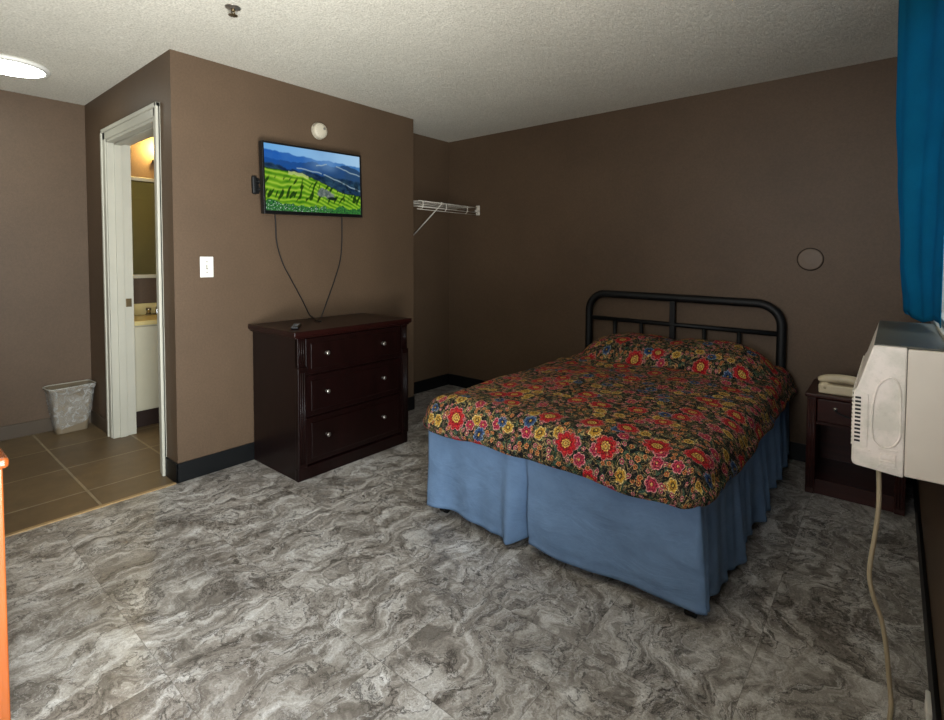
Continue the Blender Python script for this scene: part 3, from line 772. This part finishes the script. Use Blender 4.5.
# skirt: one sheet running left side -> foot -> right side
def skirt():
    ZT, ZB = .475, .045
    segs = [('L', (BXL, BB), (BXL, BF)), ('F', (BXL, BF), (BXR, BF)), ('R', (BXR, BF), (BXR, BB))]
    cols = []
    for name, p, q in segs:
        Ln = math.hypot(q[0]-p[0], q[1]-p[1]); n = int(Ln/.0085)
        nx, ny = {'L': (-1, 0), 'F': (0, -1), 'R': (1, 0)}[name]
        for i in range(n+(name == 'R')):
            s = i/n; cols.append((name, s*Ln, p[0]+(q[0]-p[0])*s, p[1]+(q[1]-p[1])*s, nx, ny, Ln))
    NZ = 30; m = MB(); G = []
    for ci, (name, s, x, y, nx, ny, Ln) in enumerate(cols):
        col = []
        for j in range(NZ+1):
            h = j/NZ; z = ZT+(ZB-ZT)*h; off = 0; lift = 0; slide = 0
            ed = min(s, Ln-s)
            if name == 'F':
                off = .012*h*noise.noise(Vector((x*5, h*1.2, 1)))*2 - .055*h*s/Ln
                # kick pleat near the middle-left of the foot
                d_ = s-.585
                if d_ < 0:
                    off += (.045*math.exp(-((d_+.085)/.03)**2) + .02*math.exp(-((d_+.20)/.05)**2))*h - .05*math.exp(-((d_+.016)/.022)**2)*(h**.6)
                    off += .010*h*math.sin(s*30)
                    lift = .008*math.sin(s*11)-.010*math.exp(-((d_+.085)/.04)**2)
                else:
                    off += .014*h + .008*h*math.sin(s*9+1)
                    off += .006*math.sin((x*3+z*9)*2.0)*h*(1-h)*3
                lift += .004*noise.noise(Vector((x*6, 0, 0)))
                off += .004*h*max(0, 1-ed/.12) 
            else:
                amp = .008+.018*h
                ph = s*30+2.6*noise.noise(Vector((s*4, 5, 0)))
                off = amp*(math.sin(ph)*.55+.35*math.sin(ph*2.1+1)) + .006*h
                off *= min(1, ed/.06+.15)
                if name == 'R': 
                    off += .03*h*math.exp(-((s-.55)/.10)**2)+.03*h*math.exp(-((s-.98)/.10)**2)+.006*h
                    lift = .012*math.sin(s*11)
                off += .006*h*max(0, 1-ed/.12)
            cx_ = .02*h*max(0, 1-ed/.02)
            px, py = x+nx*off, y+ny*off
            if name == 'R' and s < .06: py -= -.045*h*(1-s/.06)
            if name == 'F':
                pass
            if j == NZ-2: px, py = px-nx*.003, py-ny*.003
            col.append(m.bm.verts.new((px, py, z+lift*h)))
        G.append(col)
    for a, b in zip(G[:-1], G[1:]):
        for j in range(NZ):
            f = m.bm.faces.new([a[j], b[j], b[j+1], a[j+1]]); f.smooth = True
    o = m.build('bed_skirt', M_skirt, bed, recalc=True)
    so = o.modifiers.new('thick', 'SOLIDIFY'); so.thickness = .003; so.offset = 0
    return o
skirt()

# bedspread: a rounded quilt cloth over mattress and pillows
def spread():
    cx, hw = (BXL+BXR)/2, (BXR-BXL)/2-.010
    TOPZ = .60; R = .095; DROP = .165
    yf, yb = BF-.005, BB+.005
    inner_w = hw-R*.6; NYc, NXc = 200, 220
    arc = R*PI/2; total = arc+DROP-R
    U = inner_w+total; V1 = (yb-yf)-R*.6; Vtot = V1+total
    uvs = []; m = MB(); G = []
    for i in range(NXc+1):
        col = []; u = -U+2*U*i/NXc
        for j in range(NYc+1):
            v = Vtot*j/NYc        # 0 at headboard, Vtot at foot hem
            ex = max(0, abs(u)-inner_w); ey = max(0, v-V1)
            d_ = math.hypot(ex, ey); dm = max(ex, ey)
            if d_ > 1e-9: dx, dy = ex/d_, ey/d_
            else: dx = dy = 0
            d_ = dm
            if d_ < arc: out, down = R*math.sin(d_/R), R*(1-math.cos(d_/R))
            else: out, down = R, R+(d_-arc)
            hang = max(0, d_-arc)/(DROP-R)
            # puffiness
            wr = .010*noise.fractal(Vector((u*3.2, v*3.2, 2)), 1, 2, 3)
            puff = .012*noise.noise(Vector((u*5, v*5, 7)))
            out += (.018*math.sin(min(1, hang)*PI) + puff*1.2*min(1, d_/arc) + .014*hang*noise.noise(Vector((u*6, v*6, 12))))
            if hang > .86: out -= .020*(hang-.86)/.14
            sx = 1 if u > 0 else -1
            X = cx+sx*(min(abs(u), inner_w)+out*dx)
            Y = yb-(min(v, V1)+out*dy)
            Z = TOPZ-down+wr*1.3
            # mattress crown
            Z += .018*(1-(min(abs(u), inner_w)/inner_w)**4)*(1 if d_ == 0 else max(0, 1-d_/arc))
            # pillows under the spread
            fall = 1 if d_ == 0 else max(0, 1-d_/(arc*1.1))
            a = abs(X-cx)/.60; b = abs(v-.27)/.30
            r2 = a**5+b**2.4
            if r2 < 1: Z += .125*(1-r2)**.8*(.6+.4*fall)*(1-.14*math.exp(-((X-cx)/.07)**2))
            Z += .02*math.exp(-((v-.2)/.2)**2)*fall
            # crease between pillows and wrinkles below them
            Z += .008*math.sin(v*30+3*noise.noise(Vector((u*4, v*4, 3))))*math.exp(-((v-.62)/.2)**2)*fall
            hemz = 0
            if hang > 0: Z += hang*.014*noise.noise(Vector((u*4.5, v*4.5, 31)))
            col.append(m.bm.verts.new((X, Y, Z)))
        G.append(col)
    uvl = m.bm.loops.layers.uv.new('UVMap')
    for i in range(NXc):
        for j in range(NYc):
            f = m.bm.faces.new([G[i][j], G[i][j+1], G[i+1][j+1], G[i+1][j]]); f.smooth = True
            for lp, (a, b) in zip(f.loops, ((i, j), (i, j+1), (i+1, j+1), (i+1, j))):
                lp[uvl].uv = (-U+2*U*a/NXc, Vtot*b/NYc)
    bmesh.ops.recalc_face_normals(m.bm, faces=m.bm.faces[:])
    o = m.build('bedspread', M_floral, None, recalc=False)
    sm_ = o.modifiers.new('smooth', 'SMOOTH'); sm_.factor = .5; sm_.iterations = 3
    so = o.modifiers.new('thick', 'SOLIDIFY'); so.thickness = .012; so.offset = -1
    tag(o, 'dark floral bedspread with red flowers tucked over the bed and pillows', 'bedspread')
    # piped hem
    hem = MB(); pts = [G[i][0].co if False else None for i in ()]
    return o
sp = spread()

# ------------------------------------------------------------------ nightstand and telephone
NX0, NX1, NY0, NY1, NZT = 2.758, 3.20, 2.165, 2.60, .556
ns = thing('nightstand', 'dark cherry nightstand with one drawer between bed and right wall', 'nightstand', (2.98, 2.38, 0))
MB().box(NX0, NX1, NY0, NY1, NZT-.022, NZT, .006).build('top', M_ns, ns)
m = MB().box(NX0+.02, NX0+.036, NY0+.03, NY1-.01, .05, NZT-.022).box(NX1-.036, NX1-.02, NY0+.03, NY1-.01, .05, NZT-.022)
m.box(NX0+.02, NX1-.02, NY1-.02, NY1-.01, .05, NZT-.022).box(NX0+.03, NX1-.03, NY0+.03, NY1-.02, .06, .08).box(NX0+.03, NX1-.03, NY0+.03, NY1-.02, .385, .40)
m.build('body', M_ns, ns)
for x in (NX0+.01, NX1-.052):
    m = MB().box(x, x+.042, NY0+.012, NY0+.05, 0, NZT-.022, .003)
    for k in range(3): m.tube([(x+.009+k*.012, NY0+.012, .03), (x+.009+k*.012, NY0+.012, NZT-.035)], .0035, 8)
    m.build('pilaster', M_ns, ns)
dr = MB().box(NX0+.056, NX1-.056, NY0+.014, NY0+.034, .405, NZT-.028, .004).build('drawer', M_ns, ns)
m = MB()
for x in (2.895, 3.055): m = MB().lathe([(0, 0), (.010, 0), (.010, .004), (0, .007)], Matrix.Translation((x, NY0+.014, .485)) @ Matrix.Rotation(PI/2, 4, 'X'), 14); m.build('handle_mount', M_nickel, dr)
MB().tube(spline([(2.895, NY0+.004, .485), (2.91, NY0-.006, .470), (2.975, NY0-.01, .455), (3.04, NY0-.006, .470), (3.055, NY0+.004, .485)]), .004, 8).build('handle', M_blackmetal, dr)
MB().box(NX0+.03, NX1-.03, NY0+.03, NY0+.045, .0, .06).build('apron', M_ns, ns)

ph = thing('telephone', 'beige desk telephone on the nightstand behind the air conditioner', 'telephone', (2.93, 2.32, NZT))
m = MB().prism([(2.20, NZT+.001), (2.40, NZT+.001), (2.40, NZT+.05), (2.30, NZT+.056), (2.20, NZT+.052)], 'x', 2.815, 3.03, .008); m.build('base', M_phone, ph)
# handset: long rounded bar lying across the front
m = MB()
prof = []
for k in range(25):
    s = k/24; x = 2.812+.225*s
    arch = .072 + .016*math.sin(PI*s)
    prof.append((x, 2.225, NZT+arch))
rad = [.012+.014*(1-(abs(k/24*2-1))**6) for k in range(25)]
m.tube(prof, rad, 14, flat=.9)
for x in (2.845, 3.005): m.lathe([(0, 0), (.026, 0), (.027, .02), (.02, .034), (0, .036)], Matrix.Translation((x, 2.225, NZT+.028)), 18)
m.build('handset', M_phone, ph)
m = MB()
for i in range(3):
    for j in range(4): m.box(2.895+i*.024, 2.911+i*.024, 2.275+j*.024, 2.289+j*.024, NZT+.04, NZT+.052, .002)
m.build('keypad', simple('phone_keys', '#8f8468', .5), ph)

# ------------------------------------------------------------------ air conditioner
AY0, AY1 = .72, 1.46
ac = thing('air_conditioner', 'white wall air conditioner with side vent slats below the window', 'air conditioner', (XR, 1.09, .68))
xf = 3.035
m = MB(); m.box(3.1532, XR-.001, AY0+.002, AY1-.004, .68, 1.04, .004); m.build('sleeve', M_acbody, ac)
prof = [(3.152, 1.043), (3.083, 1.043), (3.077, 1.040), (3.045, .925), (3.042, .915), (3.036, .905), (3.034, .70), (3.037, .690), (3.045, .686), (3.152, .676)]
cov = MB().prism(prof, 'y', AY0, AY1, .004); cov.build('front_cover', M_ac, ac)
m = MB().box(3.0785, XR-.002, AY0+.012, AY1-.012, 1.0415, 1.046, .001); m.build('top_panel', M_actop, ac)
m = MB()
for k in range(12):
    z = .757+k*.0115
    m.box(3.0395, 3.053, AY0-.0012, AY0+.004, z, z+.0058)
m.build('side_vent', simple('vent_shadow', '#171513', .7), ac)
m = MB().box(3.058, 3.070, AY0-.003, AY0+.002, .745, .90, .001).box(3.036, 3.078, AY0-.003, AY0+.002, .728, .7375, .001)
m.box(3.095, 3.14, AY0-.003, AY0+.001, .745, .75, .001).box(3.095, 3.14, AY0-.003, AY0+.001, .695, .70, .001).box(3.10, 3.135, AY0-.004, AY0+.001, .702, .716, .001).box(3.10, 3.135, AY0-.004, AY0+.001, .722, .736, .001)
m.build('moulded_ridges', M_ac, ac)
m = MB().tube(spline([(3.080, AY0-.0005, .87), (3.092, AY0-.0005, .93), (3.12, AY0-.0005, .955), (3.138, AY0-.0005, .93), (3.142, AY0-.0005, .86), (3.142, AY0-.0005, .79), (3.12, AY0-.0005, .755), (3.09, AY0-.0005, .762), (3.080, AY0-.0005, .80), (3.080, AY0-.0005, .87)]), .0028, 8)
m.build('side_emboss', M_ac, ac)
m = MB()
for k in range(14):
    z = .74+k*.012; m.box(3.031, 3.036, AY0+.02, AY1-.02, z, z+.005, .001)
m.build('front_grille', M_ac, ac)
MB().box(3.1518, 3.1536, AY0+.006, AY1-.006, .681, 1.040).build('seam', simple('ac_seam', '#3a3832', .7), ac)

o = MB().tube(spline([(3.097, .752, .69), (3.10, .75, .62), (3.100, .75, .56), (3.094, .75, .48), (3.086, .75, .40), (3.085, .75, .345), (3.097, .75, .29), (3.115, .75, .235), (3.128, .748, .16), (3.136, .745, .08), (3.142, .735, .022), (3.142, .70, .0065), (3.135, .62, .006), (3.12, .5, .006), (3.16, .38, .006)]), .0062, 10).build('power_cord', M_cord, ac)
o['label'] = 'beige power cord hanging to the floor'

wb = thing('cable_box', 'small white plastic box at the foot of the right wall', 'wall box', (XR-.02, .74, 0))
MB().box(XR-.024, XR-.0125, .70, .80, .0, .05, .003).build('cover', M_whitepl, wb)
MB().box(XR-.026, XR-.023, .725, .775, .012, .036, .001).build('face_plate', M_whitepl, wb)

# ------------------------------------------------------------------ curtain
def curtain():
    K = [  # key paths (x, y) at several heights
     (2.375, [(3.236, .88), (3.228, 1.05), (3.205, 1.20), (3.165, 1.34), (3.112, 1.44), (3.100, 1.52), (3.14, 1.60), (3.205, 1.63), (3.20, 1.70), (3.135, 1.74), (3.108, 1.82), (3.14, 1.90), (3.20, 1.94), (3.195, 2.0), (3.13, 2.05), (3.125, 2.14), (3.19, 2.20), (3.20, 2.28)]),
     (1.85,  [(3.237, .92), (3.228, 1.10), (3.200, 1.25), (3.160, 1.36), (3.112, 1.44), (3.104, 1.52), (3.14, 1.60), (3.205, 1.63), (3.20, 1.70), (3.135, 1.74), (3.106, 1.82), (3.14, 1.90), (3.20, 1.94), (3.195, 2.0), (3.13, 2.05), (3.125, 2.14), (3.19, 2.20), (3.20, 2.28)]),
     (1.62,  [(3.2315, 1.10), (3.216, 1.24), (3.192, 1.33), (3.160, 1.38), (3.118, 1.44), (3.112, 1.52), (3.145, 1.60), (3.205, 1.63), (3.20, 1.70), (3.14, 1.74), (3.108, 1.82), (3.14, 1.90), (3.20, 1.94), (3.195, 2.0), (3.13, 2.05), (3.128, 2.14), (3.19, 2.20), (3.20, 2.28)]),
     (1.30,  [(3.236, 1.12), (3.216, 1.25), (3.192, 1.34), (3.165, 1.42), (3.132, 1.47), (3.128, 1.54), (3.155, 1.61), (3.205, 1.63), (3.20, 1.70), (3.15, 1.74), (3.122, 1.82), (3.15, 1.90), (3.20, 1.94), (3.195, 2.0), (3.14, 2.05), (3.135, 2.14), (3.19, 2.20), (3.20, 2.28)]),
     (1.065, [(3.238, 1.12), (3.222, 1.26), (3.205, 1.36), (3.180, 1.42), (3.155, 1.49), (3.148, 1.55), (3.165, 1.61), (3.208, 1.63), (3.20, 1.70), (3.165, 1.74), (3.14, 1.82), (3.16, 1.90), (3.20, 1.94), (3.195, 2.0), (3.155, 2.05), (3.15, 2.14), (3.19, 2.20), (3.20, 2.28)]),
    ]
    S = [[(p.x, p.y) for p in spline([(a, b, 0) for a, b in path], 8)] for z, path in K]
    NZ = 60; m = MB(); G = []
    for j in range(NZ+1):
        z = K[0][0]+(K[-1][0]-K[0][0])*j/NZ
        k = 0
        while k < len(K)-2 and z < K[k+1][0]: k += 1
        f_ = (K[k][0]-z)/(K[k][0]-K[k+1][0]); f_ = max(0, min(1, f_)); f_ = f_*f_*(3-2*f_)
        row = []
        for i in range(len(S[0])):
            x = S[k][i][0]*(1-f_)+S[k+1][i][0]*f_; y = S[k][i][1]*(1-f_)+S[k+1][i][1]*f_
            low = j/NZ
            x += .005*noise.noise(Vector((i*.12, z*3, 2)))*(.3+low); 
            zz = z + .012*low*math.sin(i*.22)
            x += .012 + .005*math.sin(i*.55+z*1.2)
            row.append(m.bm.verts.new((min(x, XR-.003), y, zz)))
        G.append(row)
    for a, b in zip(G[:-1], G[1:]):
        for i in range(len(a)-1):
            f = m.bm.faces.new([a[i], b[i], b[i+1], a[i+1]]); f.smooth = True
    o = m.build('curtain', M_curtain)
    so = o.modifiers.new('thick', 'SOLIDIFY'); so.thickness = .0025; so.offset = 0
    tag(o, 'teal blue curtain bunched beside the window above the air conditioner', 'curtain')
curtain()
t = thing('curtain_rod', 'slim white curtain rod above the window behind the teal curtain top', 'curtain rod', (XR, 1.6, 2.39))
MB().tube([(3.16, .75, 2.388), (3.16, 2.45, 2.388)], .009, 12).build('rod', M_whitepl, t)
for y in (.80, 2.40): MB().tube([(XR, y, 2.388), (3.16, y, 2.388)], .007, 8).build('bracket', M_whitepl, t)

# ------------------------------------------------------------------ orange wooden desk at the left edge
ok = thing('wooden_desk', 'glossy orange wooden desk whose end shows at the left picture edge', 'desk', (.75, -1.2, 0))
dx1, dy1 = 1.285, -.900
MB().box(.15, dx1+.012, -1.45, dy1+.012, .722, .752, .010, 4).build('top', M_orange, ok)
MB().box(dx1-.028, dx1, -1.43, dy1, 0, .722, .004).build('end_panel', M_orange, ok)
MB().box(.17, .198, -1.43, dy1, 0, .722, .004).build('end_panel', M_orange, ok)
MB().box(.198, dx1-.028, -1.42, -1.40, .25, .722, .002).build('back_panel', M_orange, ok)
dw = MB().box(.21, dx1-.04, dy1-.022, dy1-.004, .60, .715, .003).build('drawer', M_orange, ok)
MB().tube([(.70, dy1+.002, .66), (.70, dy1+.02, .66)], .012, 12).build('knob', M_nickel, dw)

# ------------------------------------------------------------------ light
def area(name, loc, rot, sx, sy, power, col, spread=PI):
    L = bpy.data.lights.new(name, 'AREA'); L.shape = 'RECTANGLE'; L.size = sx; L.size_y = sy; L.energy = power; L.color = col; L.spread = spread
    o = bpy.data.objects.new(name, L); C.objects.link(o); o.location = loc; o.rotation_euler = rot; return o
area('doorway_daylight', (XR+.06, (DY0+DY1)/2, 1.05), (0, PI/2, 0), 1.95,   .9, 74, (.90, .97, 1.0), math.radians(120))
area('doorway_ground_bounce', (XR+.02, (DY0+DY1)/2, .45), (0, PI/2+math.radians(50), 0), .8, .9, 80, (1.0, .99, .95), math.radians(130))
area('added_front_fill', ((FX0+FX1)/2, -1.80, 1.5), (PI/2+.02, 0, 0), FX1-FX0-.06, 1.08, 5, (.93, .97, 1.0), math.radians(56))  # added fill lamp for the AC end and back wall, source made up
area('added_front_upfill', ((FX0+FX1)/2, -1.79, 1.2), (PI/2+math.radians(42), 0, 0), FX1-FX0-.1, .4, 5, (1, .97, .92), math.radians(100))  # added upward fill to brighten the ceiling from the made-up front opening
area('window_daylight', (XR+.25, (WY0+WY1)/2, 1.7), (0, PI/2, 0), 1.1, 1.4, 7, (.85, .94, 1.0))
def point(name, loc, power, col, rad=.05):
    L = bpy.data.lights.new(name, 'POINT'); L.energy = power; L.color = col; L.shadow_soft_size = rad
    o = bpy.data.objects.new(name, L); C.objects.link(o); o.location = loc
point('bathroom_bulb', (XL+.07, .50, 2.20), 24, (1, .72, .25), .03)
w = bpy.data.worlds.new('world'); bpy.context.scene.world = w; w.use_nodes = True
bg = w.node_tree.nodes['Background']; bg.inputs[0].default_value = (.75, .88, 1, 1); bg.inputs[1].default_value = 1.3

# ------------------------------------------------------------------ camera
f_, py_, pitch, yaw, roll, cx, cy, ch = 509.1, 276.24, .03741, .6921, .00265, 3.1169, -1.13447, 1.29267
cam = bpy.data.cameras.new('camera'); co = bpy.data.objects.new('camera', cam); C.objects.link(co)
fw = Vector((-math.sin(yaw)*math.cos(pitch), math.cos(yaw)*math.cos(pitch), -math.sin(pitch)))
rt = Vector((math.cos(yaw), math.sin(yaw), 0)); up = rt.cross(fw)
r2 = rt*math.cos(roll)+up*math.sin(roll); u2 = -rt*math.sin(roll)+up*math.cos(roll)
Mc = Matrix((r2, u2, -fw)).transposed().to_4x4(); Mc.translation = (cx, cy, ch)
co.matrix_world = Mc
cam.sensor_fit = 'HORIZONTAL'; cam.sensor_width = 36; cam.lens = f_*36/944
cam.shift_x = 0; cam.shift_y = -(360-py_)/944; cam.clip_start = .02
sc = bpy.context.scene; sc.camera = co
sc.view_settings.view_transform = 'Standard'; sc.view_settings.look = 'None'; sc.view_settings.gamma = 1
sc.view_settings.use_curve_mapping = False; sc.view_settings.exposure = 0
sc.cycles.max_bounces = 8
